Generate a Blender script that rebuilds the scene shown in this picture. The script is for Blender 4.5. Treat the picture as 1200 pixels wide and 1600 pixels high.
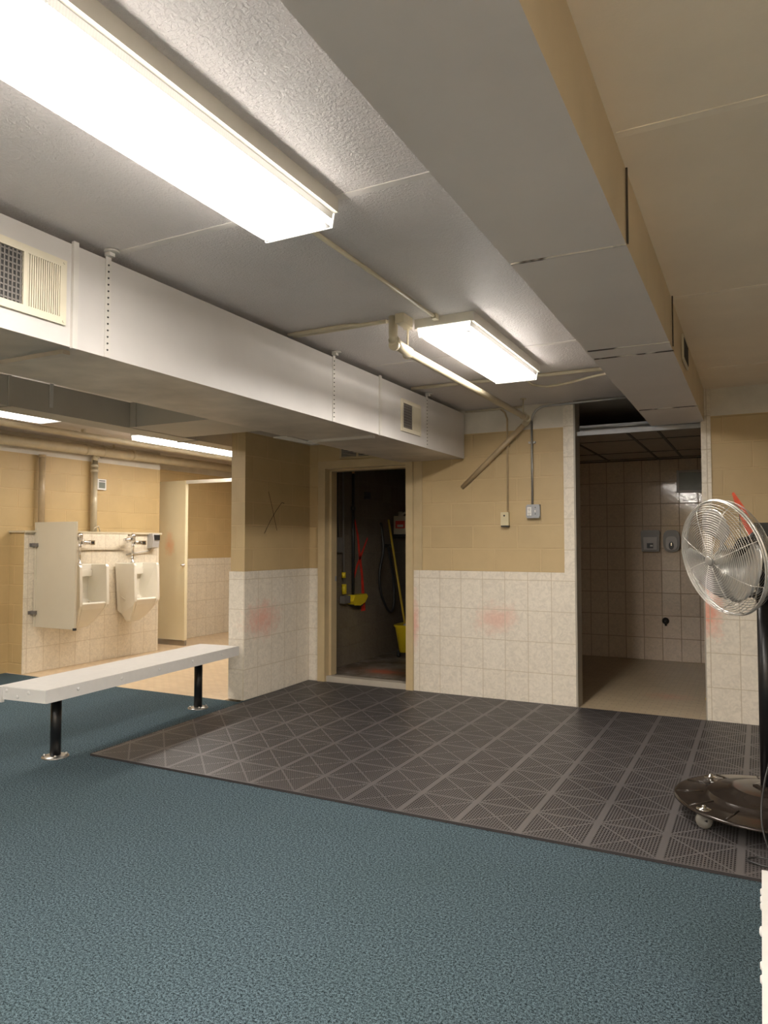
import bpy, bmesh, math, random
from mathutils import Vector, Matrix
PI = math.pi
random.seed(4)
scn = bpy.context.scene
for o in list(bpy.data.objects):
    bpy.data.objects.remove(o)
COL = scn.collection

# ------------------------------------------------------------ camera, exposure
EXPOSURE = 2.6
LENS_E = 11.0
cam_d = bpy.data.cameras.new('camera')
cam = bpy.data.objects.new('camera', cam_d)
COL.objects.link(cam)
scn.camera = cam
cam_d.sensor_fit = 'VERTICAL'
cam_d.sensor_height = 36.0
cam_d.lens = 36.0 * 1139.0 / 1600.0
cam_d.clip_start = 0.05
cam.location = (0, 0, 1.35)
cam.rotation_euler = (PI / 2 + math.atan(50 / 1139.0), 0, math.radians(27.3))
scn.view_settings.view_transform = 'Standard'
scn.view_settings.look = 'None'
scn.view_settings.gamma = 1.0
scn.view_settings.use_curve_mapping = False
scn.view_settings.exposure = EXPOSURE
w = bpy.data.worlds.new('world')
scn.world = w
w.use_nodes = True
w.node_tree.nodes['Background'].inputs[0].default_value = (0.9, 0.85, 0.78, 1)
w.node_tree.nodes['Background'].inputs[1].default_value = 0.02

# ------------------------------------------------------------ materials
class NT:
    def __init__(s, name):
        s.m = bpy.data.materials.new(name)
        s.m.use_nodes = True
        s.t = s.m.node_tree
        s.b = s.t.nodes['Principled BSDF']
    def n(s, kind, **kw):
        nd = s.t.nodes.new(kind)
        for k, v in kw.items():
            if k.startswith('i_'):
                key = k[2:]
                nd.inputs[int(key) if key.isdigit() else key.replace('_', ' ')].default_value = v
            else:
                setattr(nd, k, v)
        return nd
    def l(s, a, b):
        s.t.links.new(a, b)
    def math(s, op, a, b=None, c=None):
        nd = s.n('ShaderNodeMath', operation=op)
        for i, v in enumerate((a, b, c)):
            if v is None: continue
            if isinstance(v, (int, float)): nd.inputs[i].default_value = v
            else: s.l(v, nd.inputs[i])
        return nd.outputs[0]
    def mix(s, fac, a, b, mode='MIX'):
        nd = s.n('ShaderNodeMix', data_type='RGBA', blend_type=mode)
        if isinstance(fac, (int, float)): nd.inputs[0].default_value = fac
        else: s.l(fac, nd.inputs[0])
        for i, v in ((6, a), (7, b)):
            if isinstance(v, tuple): nd.inputs[i].default_value = v if len(v) == 4 else v + (1,)
            else: s.l(v, nd.inputs[i])
        return nd.outputs[2]
    def ramp(s, fac, p0, c0, p1, c1):
        nd = s.n('ShaderNodeValToRGB')
        e = nd.color_ramp.elements
        e[0].position, e[0].color = p0, c0 + (1,) if len(c0) == 3 else c0
        e[1].position, e[1].color = p1, c1 + (1,) if len(c1) == 3 else c1
        s.l(fac, nd.inputs[0])
        return nd.outputs[0]
    def noise(s, scale, detail=4, rough=0.55, vec=None):
        nd = s.n('ShaderNodeTexNoise')
        nd.inputs['Scale'].default_value = scale
        nd.inputs['Detail'].default_value = detail
        nd.inputs['Roughness'].default_value = rough
        s.l(vec if vec is not None else s.pos(), nd.inputs['Vector'])
        return nd.outputs['Fac']
    def pos(s):
        if not hasattr(s, '_p'):
            s._p = s.n('ShaderNodeNewGeometry').outputs['Position']
        return s._p
    def xyz(s):
        if not hasattr(s, '_x'):
            nd = s.n('ShaderNodeSeparateXYZ')
            s.l(s.pos(), nd.inputs[0])
            s._x = nd.outputs
        return s._x
    def bump(s, h, strength, dist=0.002, normal=None):
        nd = s.n('ShaderNodeBump')
        nd.inputs['Strength'].default_value = strength
        nd.inputs['Distance'].default_value = dist
        s.l(h, nd.inputs['Height'])
        if normal is not None: s.l(normal, nd.inputs['Normal'])
        s.l(nd.outputs[0], s.b.inputs['Normal'])
        return nd.outputs[0]
    def set(s, color=None, rough=0.5, metal=0.0, spec=None):
        if color is not None:
            if isinstance(color, tuple): s.b.inputs['Base Color'].default_value = color + (1,)
            else: s.l(color, s.b.inputs['Base Color'])
        if isinstance(rough, (int, float)): s.b.inputs['Roughness'].default_value = rough
        else: s.l(rough, s.b.inputs['Roughness'])
        s.b.inputs['Metallic'].default_value = metal
        if spec is not None: s.b.inputs['Specular IOR Level'].default_value = spec
        return s.m

def plain(name, color, rough=0.5, metal=0.0, var=0.08, scale=6.0, bump=0.0, bscale=60, spec=None):
    t = NT(name)
    n = t.noise(scale, 5)
    c0 = tuple(max(0, c * (1 - var)) for c in color)
    c1 = tuple(min(1, c * (1 + var)) for c in color)
    t.set(t.ramp(n, 0.3, c0, 0.7, c1), rough, metal, spec)
    if bump: t.bump(t.noise(bscale, 3), bump, 0.003)
    return t.m

def spots(t, col, lst):
    """soft stains of sprayed paint: (centre, radius, colour, strength)"""
    for (c, r, rgb, k) in lst:
        d = t.n('ShaderNodeVectorMath', operation='SUBTRACT')
        t.l(t.pos(), d.inputs[0]); d.inputs[1].default_value = c
        s = t.n('ShaderNodeVectorMath', operation='DIVIDE')
        t.l(d.outputs[0], s.inputs[0]); s.inputs[1].default_value = r
        ln = t.n('ShaderNodeVectorMath', operation='LENGTH')
        t.l(s.outputs[0], ln.inputs[0])
        nz = t.noise(14, 5, 0.7)
        v = t.math('ADD', ln.outputs['Value'], t.math('MULTIPLY', t.math('SUBTRACT', nz, 0.5), 1.6))
        m = t.n('ShaderNodeMapRange')
        m.inputs['From Min'].default_value = 1.0; m.inputs['From Max'].default_value = 0.1
        m.inputs['To Min'].default_value = 0.0; m.inputs['To Max'].default_value = k
        t.l(v, m.inputs['Value'])
        col = t.mix(m.outputs[0], col, rgb)
    return col

def brick(t, uoff, zoff, bw, bh, mortar, offset, zplane=False):
    x = t.xyz()
    if zplane:
        u = t.math('ADD', x[0], -uoff); v = t.math('ADD', x[1], -zoff)
    else:
        u = t.math('ADD', t.math('ADD', x[0], x[1]), -uoff); v = t.math('ADD', x[2], -zoff)
    cv = t.n('ShaderNodeCombineXYZ'); t.l(u, cv.inputs[0]); t.l(v, cv.inputs[1])
    b = t.n('ShaderNodeTexBrick', offset=offset, offset_frequency=2, squash=1.0)
    t.l(cv.outputs[0], b.inputs['Vector'])
    b.inputs['Scale'].default_value = 1.0
    b.inputs['Mortar Size'].default_value = mortar
    b.inputs['Mortar Smooth'].default_value = 0.3
    b.inputs['Brick Width'].default_value = bw
    b.inputs['Row Height'].default_value = bh
    b.inputs['Color1'].default_value = (0, 0, 0, 1)
    b.inputs['Color2'].default_value = (1, 1, 1, 1)
    b.inputs['Bias'].default_value = 0
    return b

RED = (0.85, 0.10, 0.05)
PINK = (0.75, 0.28, 0.2)
def block_mat(name, color, uoff=0.0, zoff=1.11, sp=()):
    t = NT(name)
    b = brick(t, uoff, zoff - 2.043 - .004, 0.4064, 0.2043, 0.007, 0.5)
    n = t.noise(3.5, 5)
    c = t.ramp(n, 0.3, tuple(k * 0.93 for k in color), 0.75, tuple(min(1, k * 1.06) for k in color))
    bt = t.mix(0.05, c, b.outputs['Color'], 'SOFT_LIGHT')
    c = t.mix(t.math('MULTIPLY', b.outputs['Fac'], 0.6), bt, tuple(min(1, k * 1.16 + .006) for k in color))
    c = spots(t, c, sp)
    h = t.math('ADD', t.math('MULTIPLY', b.outputs['Fac'], -1.0), t.math('MULTIPLY', t.noise(170, 4, 0.7), 0.22))
    t.bump(h, 0.8, 0.004)
    return t.set(c, 0.48)

def tile_mat(name, color, uoff=0.0, zoff=0.0, bw=0.2032, bh=0.26, rough=0.22, sp=(), grout=0.64, mortar=0.003):
    t = NT(name)
    b = brick(t, uoff, zoff - bh * 20, bw, bh, mortar, 0.0)
    v = t.n('ShaderNodeTexNoise'); v.inputs['Scale'].default_value = 26; v.inputs['Detail'].default_value = 8
    v.inputs['Distortion'].default_value = 1.4; t.l(t.pos(), v.inputs['Vector'])
    c = t.ramp(v.outputs['Fac'], 0.35, tuple(k * 0.86 for k in color), 0.62, color)
    c = t.mix(0.06, c, b.outputs['Color'], 'SOFT_LIGHT')
    c = spots(t, c, sp)
    c = t.mix(b.outputs['Fac'], c, tuple(k * grout * q for k, q in zip(color, (1.06, .98, .86))))
    h = t.math('ADD', t.math('MULTIPLY', b.outputs['Fac'], -1.0), t.math('MULTIPLY', t.noise(22, 4), 0.5 if rough < .1 else .35))
    t.bump(h, 0.55, 0.002)
    return t.set(c, t.ramp(b.outputs['Fac'], 0, (rough,) * 3, 1, (0.7,) * 3))

M = {}
TAN = (0.50, 0.375, 0.20)
CREAM = (0.76, 0.70, 0.60)
M['block'] = block_mat('tan_block_paint', TAN, uoff=-1.46 + 6.13, sp=[((-0.37, 6.13, 0.9), (.10, .2, .2), RED, .0)])
M['block_left'] = block_mat('tan_block_paint_washroom', (0.53, 0.385, 0.185), uoff=0.1, zoff=1.13)
M['tile'] = tile_mat('cream_wall_tile', CREAM, uoff=-1.37 + 6.12,
                     sp=[((-2.06, 6.12, .70), (.24, .3, .16), PINK, .38), ((-.36, 6.12, .84), (.13, .3, .26), (.85, .2, .1), .6),
                         ((-4.0, 5.36, .68), (.3, .3, .20), PINK, .55), ((-2.84, 6.12, .62), (.05, .3, .3), PINK, .5)])
M['tile_pony'] = tile_mat('cream_urinal_tile', (0.78, 0.70, 0.56), uoff=-6.83 + 5.30)
M['tile_shaded'] = tile_mat('shaded_shower_tile', (0.68, 0.56, 0.44), uoff=-1.03 + 9.04, rough=0.07, grout=.5, mortar=.005)  # cream tile toned darker: shade of the unlit shower is in the colour
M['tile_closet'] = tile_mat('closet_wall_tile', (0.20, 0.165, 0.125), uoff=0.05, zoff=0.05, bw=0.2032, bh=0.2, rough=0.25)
M['white_band'] = plain('white_band_paint', (0.62, 0.58, 0.50), 0.5, bump=0.3, bscale=90)
M['cream_panel'] = NT('cream_stall_panel')
_t = M['cream_panel']
M['cream_panel'] = _t.set(spots(_t, _t.ramp(_t.noise(3), .3, (0.78, 0.69, 0.46), .7, (0.82, 0.73, 0.50)),
                                [((-7.10, 7.43, 1.34), (.10, .3, .2), (.85, .38, .16), .6)]), 0.38)
M['jamb_paint'] = plain('tan_frame_paint', (0.50, 0.395, 0.235), 0.35)
M['grey_jamb'] = plain('grey_opening_jamb', (0.33, 0.30, 0.25), 0.4)

def ceiling_mat(name, color, bump, rough=0.42):
    t = NT(name)
    c = t.ramp(t.noise(2.2, 5), 0.3, tuple(k * .94 for k in color), .7, tuple(k * 1.05 for k in color))
    nz = t.n('ShaderNodeTexNoise'); nz.inputs['Scale'].default_value = 95; nz.inputs['Detail'].default_value = 5
    nz.inputs['Distortion'].default_value = 0.6; t.l(t.pos(), nz.inputs['Vector'])
    t.bump(nz.outputs['Fac'], bump, 0.005)
    return t.set(c, rough)
M['ceiling'] = ceiling_mat('stippled_grey_ceiling', (0.66, 0.615, 0.595), 1.2, .36)
M['ceiling_beige'] = ceiling_mat('smooth_beige_ceiling', (0.84, 0.745, 0.61), 0.12, .5)
M['seam'] = plain('ceiling_seam_tape', (0.68, 0.64, 0.60), 0.45, bump=.4, bscale=40)
M['seam_beige'] = plain('beige_seam_tape', (0.88, 0.79, 0.66), 0.5)
M['duct'] = plain('white_duct_paint', (0.57, 0.55, 0.53), 0.42, var=.05, scale=3, bump=.12, bscale=14)
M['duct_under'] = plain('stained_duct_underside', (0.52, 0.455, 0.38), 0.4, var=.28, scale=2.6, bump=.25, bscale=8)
M['duct_grey'] = plain('grey_duct_paint', (0.46, 0.42, 0.35), 0.5, var=.06, scale=3)
M['duct_beige'] = plain('beige_duct_paint', (0.62, 0.52, 0.37), 0.5, var=.06, scale=3)
M['duct_soffit'] = plain('pale_soffit_paint', (0.66, 0.605, 0.57), 0.45, var=.05, scale=2, bump=.1, bscale=6)
_t = NT('duct_crack'); M['crack'] = _t.set(_t.ramp(_t.noise(9, 2), .46, (0.05, .04, .035), .54, (.60, .56, .52)), .5)
M['strap'] = plain('painted_strap', (0.60, 0.58, 0.54), 0.4)
M['cream_grille'] = plain('cream_register_enamel', (0.66, 0.61, 0.48), 0.35)
M['dark_hole'] = plain('dark_register_interior', (0.03, 0.03, 0.03), 0.7)
M['white_fixture'] = plain('white_fixture_enamel', (0.66, 0.63, 0.55), 0.3)
M['pipe_cream'] = plain('cream_painted_pipe', (0.56, 0.49, 0.35), 0.32, var=.1, scale=9)
M['pipe_tan'] = plain('tan_painted_pipe', (0.43, 0.33, 0.20), 0.32, var=.12, scale=9)
M['galv'] = plain('galvanized_steel', (0.45, 0.45, 0.44), 0.38, 0.8, scale=20)
M['galv_box'] = plain('galvanized_box', (0.34, 0.35, 0.37), 0.5, 0.35, scale=20)
M['chrome'] = plain('polished_chrome', (0.75, 0.74, 0.72), 0.12, 1.0, var=.02)
M['porcelain'] = plain('white_porcelain', (0.78, 0.74, 0.64), 0.12, var=.02)
M['black_metal'] = plain('black_powder_coat', (0.006, 0.006, 0.007), 0.35, var=.1)
M['black_plastic'] = plain('black_plastic', (0.02, 0.02, 0.02), 0.4)
M['bench_top'] = plain('white_laminate', (0.68, 0.665, 0.64), 0.4, var=.03, scale=20)
M['bench_end'] = plain('white_edge_band', (0.68, 0.67, 0.65), 0.45, var=.03)
M['steel'] = plain('bare_steel', (0.45, 0.43, 0.4), 0.3, .9)
M['fan_silver'] = plain('fan_guard_chrome', (0.72, 0.70, 0.66), 0.3, .6)
M['fan_blade'] = plain('aluminium_blade', (0.42, 0.405, 0.38), 0.3, .5, var=.03)
M['fan_base'] = plain('dark_bronze_enamel', (0.035, 0.027, 0.022), 0.16, 0.3, var=.15)
M['rubber'] = plain('grey_rubber', (0.17, 0.16, 0.14), 0.6)
M['yellow'] = plain('yellow_plastic', (0.72, 0.55, 0.02), 0.35)
M['yellow_handle'] = plain('yellow_handle', (0.62, 0.45, 0.06), 0.4)
M['wood'] = plain('wooden_handle_tip', (0.45, 0.24, 0.10), 0.5)
M['jug'] = plain('translucent_jug', (0.42, 0.36, 0.27), 0.4)
M['red_label'] = plain('red_label', (0.55, 0.05, 0.03), 0.5)
M['paper'] = plain('off_white_sheet', (0.5, 0.48, 0.44), 0.6)
M['red_paint'] = plain('red_spray_paint', (0.70, 0.04, 0.02), 0.6, var=.25, scale=25)
M['orange_paint'] = plain('orange_spray_paint', (0.85, 0.12, 0.05), 0.6, var=.2, scale=25)
M['black_mark'] = plain('black_marker', (0.03, 0.025, 0.02), 0.7)
M['screen_panel'] = plain('grey_cream_screen', (0.60, 0.54, 0.42), 0.4, var=.02)
M['soap_grey'] = plain('grey_dispenser_plastic', (0.17, 0.155, 0.14), 0.3)
M['soap_light'] = plain('pale_grey_plastic', (0.42, 0.40, 0.38), 0.32)
M['lcd'] = plain('grey_display', (0.16, 0.18, 0.15), 0.3)
M['white_plastic'] = plain('white_plastic', (0.72, 0.71, 0.68), 0.4)
M['beige_box'] = plain('beige_box', (0.60, 0.53, 0.34), 0.4)
M['grid_dark'] = plain('dark_ceiling_runner', (0.07, 0.055, 0.04), 0.5)
M['drop_tile'] = plain('drop_ceiling_tile', (0.44, 0.38, 0.31), 0.7, bump=.2, bscale=120)
M['threshold'] = plain('grey_threshold', (0.42, 0.38, 0.32), 0.6, bump=.3, bscale=60)

# carpet
t = NT('blue_green_carpet')
n1 = t.noise(112, 3, .95); n2 = t.noise(1.3, 4); n3 = t.noise(260, 2, .9)
hh = t.math('ADD', t.math('MULTIPLY', n1, .62), t.math('MULTIPLY', n3, .38))
c = t.ramp(hh, .43, (0.003, 0.009, 0.013), .585, (0.175, 0.250, 0.290))
c = t.mix(t.math('MULTIPLY', t.ramp(n2, .4, (0, 0, 0), .75, (1, 1, 1)), .2), c, (0.045, 0.075, 0.065))
t.bump(hh, 1.0, .012)
M['carpet'] = t.set(c, .95, spec=.1)

# washroom mosaic
def mosaic(name, color, pitch, offset, sp=(), rough=.5):
    t = NT(name)
    b = brick(t, -50, -50, pitch[0], pitch[1], .003, offset, zplane=True)
    c = t.ramp(t.noise(1.5, 3), .3, tuple(k * .93 for k in color), .7, color)
    c = t.mix(.12, c, b.outputs['Color'], 'SOFT_LIGHT')
    c = spots(t, c, sp)
    c = t.mix(t.math('MULTIPLY', b.outputs['Fac'], .8), c, tuple(k * .62 for k in color))
    t.bump(t.math('MULTIPLY', b.outputs['Fac'], -1.0), .5, .001)
    return t.set(c, rough)
M['floor_wash'] = mosaic('washroom_mosaic', (0.62, 0.47, 0.30), (.10, .05), .5, rough=.45)
M['floor_shower'] = mosaic('shower_mosaic', (0.52, 0.42, 0.28), (.10, .05), .5,
                           [((-.75, 6.95, 0), (.25, .2, .3), PINK, .35)], rough=.4)
t = NT('stained_closet_floor')
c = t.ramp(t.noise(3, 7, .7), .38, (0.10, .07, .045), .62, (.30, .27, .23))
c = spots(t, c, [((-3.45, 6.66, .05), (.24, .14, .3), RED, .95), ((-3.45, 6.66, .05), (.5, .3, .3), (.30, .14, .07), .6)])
t.bump(t.noise(40), .4, .004)
M['floor_closet'] = t.set(c, .6)

# rubber drainage mat: slots cut right through, ribs and diagonals left solid
def mat_material():
    t = NT('perforated_rubber_mat')
    x = t.xyz()
    P = 0.309
    u = t.math('FRACT', t.math('DIVIDE', t.math('ADD', x[0], 30.9 + 3.81), P))
    v = t.math('FRACT', t.math('DIVIDE', t.math('ADD', x[1], 30.9 - 3.335), P))
    def solid_line(val, wd): return t.math('LESS_THAN', t.math('ABSOLUTE', val), wd)
    eu = t.math('MINIMUM', u, t.math('SUBTRACT', 1, u))
    ev = t.math('MINIMUM', v, t.math('SUBTRACT', 1, v))
    d1 = t.math('SUBTRACT', u, v)
    d2 = t.math('SUBTRACT', t.math('ADD', u, v), 1)
    sol = t.math('MAXIMUM', t.math('LESS_THAN', eu, .042), t.math('LESS_THAN', ev, .030))
    sol = t.math('MAXIMUM', sol, solid_line(d1, .024))
    sol = t.math('MAXIMUM', sol, solid_line(d2, .024))
    su = t.math('FRACT', t.math('MULTIPLY', u, 22)); sv = t.math('FRACT', t.math('MULTIPLY', v, 15))
    hu = t.math('LESS_THAN', t.math('ABSOLUTE', t.math('SUBTRACT', su, .5)), .27)
    hv = t.math('LESS_THAN', t.math('ABSOLUTE', t.math('SUBTRACT', sv, .5)), .33)
    hole = t.math('MULTIPLY', t.math('MULTIPLY', hu, hv), t.math('SUBTRACT', 1, sol))
    # the underside of the tiles rises up as solid only at the rim: alpha cuts the slots
    t.l(t.math('SUBTRACT', 1, hole), t.b.inputs['Alpha'])
    n = t.noise(1.1, 4)
    c = t.ramp(n, .35, (0.062, .057, .057), .65, (.092, .085, .084))
    c = t.mix(t.math('MULTIPLY', sol, .35), c, (.145, .135, .132))
    c = t.mix(t.math('MULTIPLY', t.math('GREATER_THAN', t.noise(5, 8, .8), .66), .12), c, (.3, .28, .25))
    t.set(c, .42)
    return t.m
M['mat_top'] = mat_material()
M['mat_under'] = plain('mat_underside_rubber', (0.035, .03, .03), .8)

def lens_mat(name, axis_len_y, xc, half, strength, warm=(1, .93, .85)):
    """prismatic wraparound diffuser: bright over the tubes, dimmer and finely ribbed at its edges"""
    t = NT(name)
    tc = t.n('ShaderNodeTexCoord').outputs['Object']
    sx = t.n('ShaderNodeSeparateXYZ'); t.l(tc, sx.inputs[0])
    a = t.math('DIVIDE', t.math('ABSOLUTE', sx.outputs[0]), half)
    m = t.n('ShaderNodeMapRange'); m.interpolation_type = 'SMOOTHSTEP'
    m.inputs['From Min'].default_value = .55; m.inputs['From Max'].default_value = .95
    m.inputs['To Min'].default_value = 1.0; m.inputs['To Max'].default_value = .010
    t.l(a, m.inputs['Value'])
    ey = t.math('SUBTRACT', axis_len_y / 2, t.math('ABSOLUTE', sx.outputs[1]))
    m2 = t.n('ShaderNodeMapRange'); m2.interpolation_type = 'SMOOTHSTEP'
    m2.inputs['From Min'].default_value = .0; m2.inputs['From Max'].default_value = .11
    m2.inputs['To Min'].default_value = .03; m2.inputs['To Max'].default_value = 1.0
    t.l(ey, m2.inputs['Value'])
    rib = t.math('MULTIPLY', t.math('ADD', t.math('SINE', t.math('MULTIPLY', sx.outputs[1], 2 * PI / .008)), 1), .5)
    s = t.math('MULTIPLY', t.math('MULTIPLY', m.outputs[0], m2.outputs[0]), strength)
    s = t.math('MULTIPLY', s, t.math('SUBTRACT', 1, t.math('MULTIPLY', rib, .35)))
    gn = t.n('ShaderNodeSeparateXYZ'); t.l(t.n('ShaderNodeNewGeometry').outputs['Normal'], gn.inputs[0])
    sidef = t.math('MULTIPLY', t.math('LESS_THAN', t.math('ABSOLUTE', gn.outputs[2]), .6), strength * .42)
    sidef = t.math('MULTIPLY', sidef, t.math('LESS_THAN', sx.outputs[2], .026))
    s = t.math('MAXIMUM', s, sidef)
    t.set((.75, .73, .68), .25)
    t.b.inputs['Emission Color'].default_value = warm + (1,)
    t.l(s, t.b.inputs['Emission Strength'])
    return t.m

# ------------------------------------------------------------ mesh helpers
class MB:
    def __init__(s):
        s.bm = bmesh.new()
    def box(s, x0, x1, y0, y1, z0, z1, mi=0):
        v = [s.bm.verts.new((x, y, z)) for x in (x0, x1) for y in (y0, y1) for z in (z0, z1)]
        fs = []
        for f in ((0, 1, 3, 2), (4, 6, 7, 5), (0, 4, 5, 1), (2, 3, 7, 6), (0, 2, 6, 4), (1, 5, 7, 3)):
            fc = s.bm.faces.new([v[i] for i in f]); fc.material_index = mi; fs.append(fc)
        return fs
    def prism(s, pts, a, b, axis='z', mi=0):
        """extrude a 2-D polygon along an axis"""
        def P(p, q):
            return {'z': (p[0], p[1], q), 'y': (p[0], q, p[1]), 'x': (q, p[0], p[1])}[axis]
        lo = [s.bm.verts.new(P(p, a)) for p in pts]; hi = [s.bm.verts.new(P(p, b)) for p in pts]
        n = len(pts)
        for f in [lo[::-1], hi] + [[lo[i], lo[(i + 1) % n], hi[(i + 1) % n], hi[i]] for i in range(n)]:
            fc = s.bm.faces.new(f); fc.material_index = mi
        return s
    def tube(s, pts, r, seg=12, cap=True, mi=0, closed=False):
        pts = [Vector(p) for p in pts]; rings = []; n = len(pts)
        up = None
        for i, p in enumerate(pts):
            if closed: d = pts[(i + 1) % n] - pts[i - 1]
            else: d = pts[min(i + 1, n - 1)] - pts[max(i - 1, 0)]
            d.normalize()
            if up is None:
                up = Vector((0, 0, 1)) if abs(d.z) < .9 else Vector((1, 0, 0))
            a = d.cross(up).normalized(); b = a.cross(d).normalized(); up = b
            rr = r[i] if isinstance(r, (list, tuple)) else r
            rings.append([s.bm.verts.new(p + (a * math.cos(2 * PI * k / seg) + b * math.sin(2 * PI * k / seg)) * rr) for k in range(seg)])
        m = n if closed else n - 1
        for i in range(m):
            A, B = rings[i], rings[(i + 1) % n]
            for k in range(seg):
                f = s.bm.faces.new((A[k], A[(k + 1) % seg], B[(k + 1) % seg], B[k])); f.smooth = True; f.material_index = mi
        if cap and not closed:
            s.bm.faces.new(rings[0][::-1]).material_index = mi; s.bm.faces.new(rings[-1]).material_index = mi
        return s
    def lathe(s, prof, seg=32, c=(0, 0, 0), axis='z', mi=0, smooth=True):
        rings = []
        c = Vector(c)
        for (r, h) in prof:
            ring = []
            for k in range(seg):
                a = 2 * PI * k / seg
                p = (r * math.cos(a), r * math.sin(a), h)
                if axis == 'x': p = (p[2], p[0], p[1])
                elif axis == 'y': p = (p[0], p[2], p[1])
                ring.append(s.bm.verts.new(c + Vector(p)))
            rings.append(ring)
        for A, B in zip(rings, rings[1:]):
            for k in range(seg):
                f = s.bm.faces.new((A[k], A[(k + 1) % seg], B[(k + 1) % seg], B[k])); f.smooth = smooth; f.material_index = mi
        s.bm.faces.new(rings[0][::-1]).material_index = mi; s.bm.faces.new(rings[-1]).material_index = mi
        return s
    def xf(s, m):
        bmesh.ops.transform(s.bm, matrix=m, verts=s.bm.verts); return s
    def bevel(s, w, seg=2):
        es = [e for e in s.bm.edges if len(e.link_faces) == 2 and e.calc_face_angle(0) > .6]
        bmesh.ops.bevel(s.bm, geom=es, offset=w, segments=seg, affect='EDGES', profile=.6)
        return s

ORI = {}
def thing(name, label, cat, loc=(0, 0, 0), rotz=0.0, group=None):
    o = bpy.data.objects.new(name, None)
    COL.objects.link(o)
    o.empty_display_size = .1
    o.location = loc; o.rotation_euler = (0, 0, rotz)
    o['label'] = label; o['category'] = cat
    if group: o['group'] = group
    ORI[o] = Vector(loc)
    return o

def part(name, mb, mats, parent=None, world=False, smooth=False, label=None):
    """link a mesh; world=True means its vertices are given in world coordinates"""
    bm = mb.bm
    bmesh.ops.recalc_face_normals(bm, faces=bm.faces)
    if world and parent is not None:
        bmesh.ops.translate(bm, vec=-ORI[parent], verts=bm.verts)
    me = bpy.data.meshes.new(name); bm.to_mesh(me); bm.free()
    for m in (mats if isinstance(mats, (list, tuple)) else [mats]):
        me.materials.append(M[m] if isinstance(m, str) else m)
    if smooth:
        for p in me.polygons: p.use_smooth = True
    o = bpy.data.objects.new(name, me); COL.objects.link(o)
    if parent is not None:
        o.parent = parent
        ORI[o] = ORI[parent]
    else: ORI[o] = Vector((0, 0, 0))
    if label: o['label'] = label
    return o

def tag(o, label, cat, group=None, kind=None):
    o['label'] = label; o['category'] = cat
    if group: o['group'] = group
    if kind: o['kind'] = kind
    return o
def struct(name, mb, mats, label=None):
    o = part(name, mb, mats); o['kind'] = 'structure'
    if label: o['label'] = label; o['category'] = name.split('_')[0]
    return o
def copy_tree(o, parent=None):
    c = o.copy(); COL.objects.link(c)
    ORI[c] = ORI.get(o, Vector())
    if parent is not None: c.parent = parent
    for ch in [k for k in bpy.data.objects if k.parent == o]:
        copy_tree(ch, c)
    return c
def arc(c, r, a0, a1, u, v, n=8):
    c = Vector(c); u = Vector(u); v = Vector(v)
    return [c + (u * math.cos(a0 + (a1 - a0) * i / n) + v * math.sin(a0 + (a1 - a0) * i / n)) * r for i in range(n + 1)]

# ------------------------------------------------------------ structure
H = 2.55
YB = 6.13       # back wall face
# floors
m = MB(); m.box(-7.06, 1.6, -3, 5.03, -.1, 0); m.box(-4.0, 1.6, 5.03, YB, -.1, 0)
struct('floor', m, 'carpet', 'blue green carpet across the main room')
m = MB(); m.box(-7.33, -4.15, 5.03, 10.2, -.1, 0)
struct('floor', m, 'floor_wash', 'small tan mosaic tile floor around the urinals')
m = MB(); m.box(-2.5, .9, YB, 9.04, -.1, 0)
struct('floor', m, 'floor_shower', 'dim brown mosaic tile floor of the shower room')
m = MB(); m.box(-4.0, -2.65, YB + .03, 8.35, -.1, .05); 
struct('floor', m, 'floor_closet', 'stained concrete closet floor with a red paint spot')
m = MB(); m.box(-3.80, -2.92, YB + .0, YB + .10, 0, .062); m.bevel(.006)
struct('trim_1', m, 'threshold', 'grey door threshold of the closet')

# ceiling
m = MB(); m.box(-7.5, -.55, -3.2, 6.13, H, H + .1); m.box(-7.5, -4.0, 6.13, 10.4, H, H + .1)
struct('ceiling', m, 'ceiling', 'stippled grey painted ceiling left of the wide soffit duct')
m = MB(); m.box(-.55, 1.8, -3.2, 6.13, H, H + .1)
struct('ceiling', m, 'ceiling_beige', 'smooth beige ceiling right of the wide soffit duct')
m = MB(); m.box(-4.0, 1.0, 6.13, 9.2, H, H + .1)
struct('ceiling', m, 'drop_tile', 'dark slab above closet and shower')

ZT, ZB = 1.11, 2.337
def zoned(mb, x0, x1, y0, y1, zt=ZT, zb=ZB, grow=(0, 0, 0, 0)):
    """wall piece: tile wainscot (slot 1), painted block (0), white top band (2)"""
    gx0, gx1, gy0, gy1 = grow
    mb.box(x0 - gx0, x1 + gx1, y0 - gy0, y1 + gy1, 0, zt, 1)
    mb.box(x0, x1, y0, y1, zt, zb, 0)
    mb.box(x0, x1, y0, y1, zb, H, 2)
W3 = ['block', 'tile', 'white_band']
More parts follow.
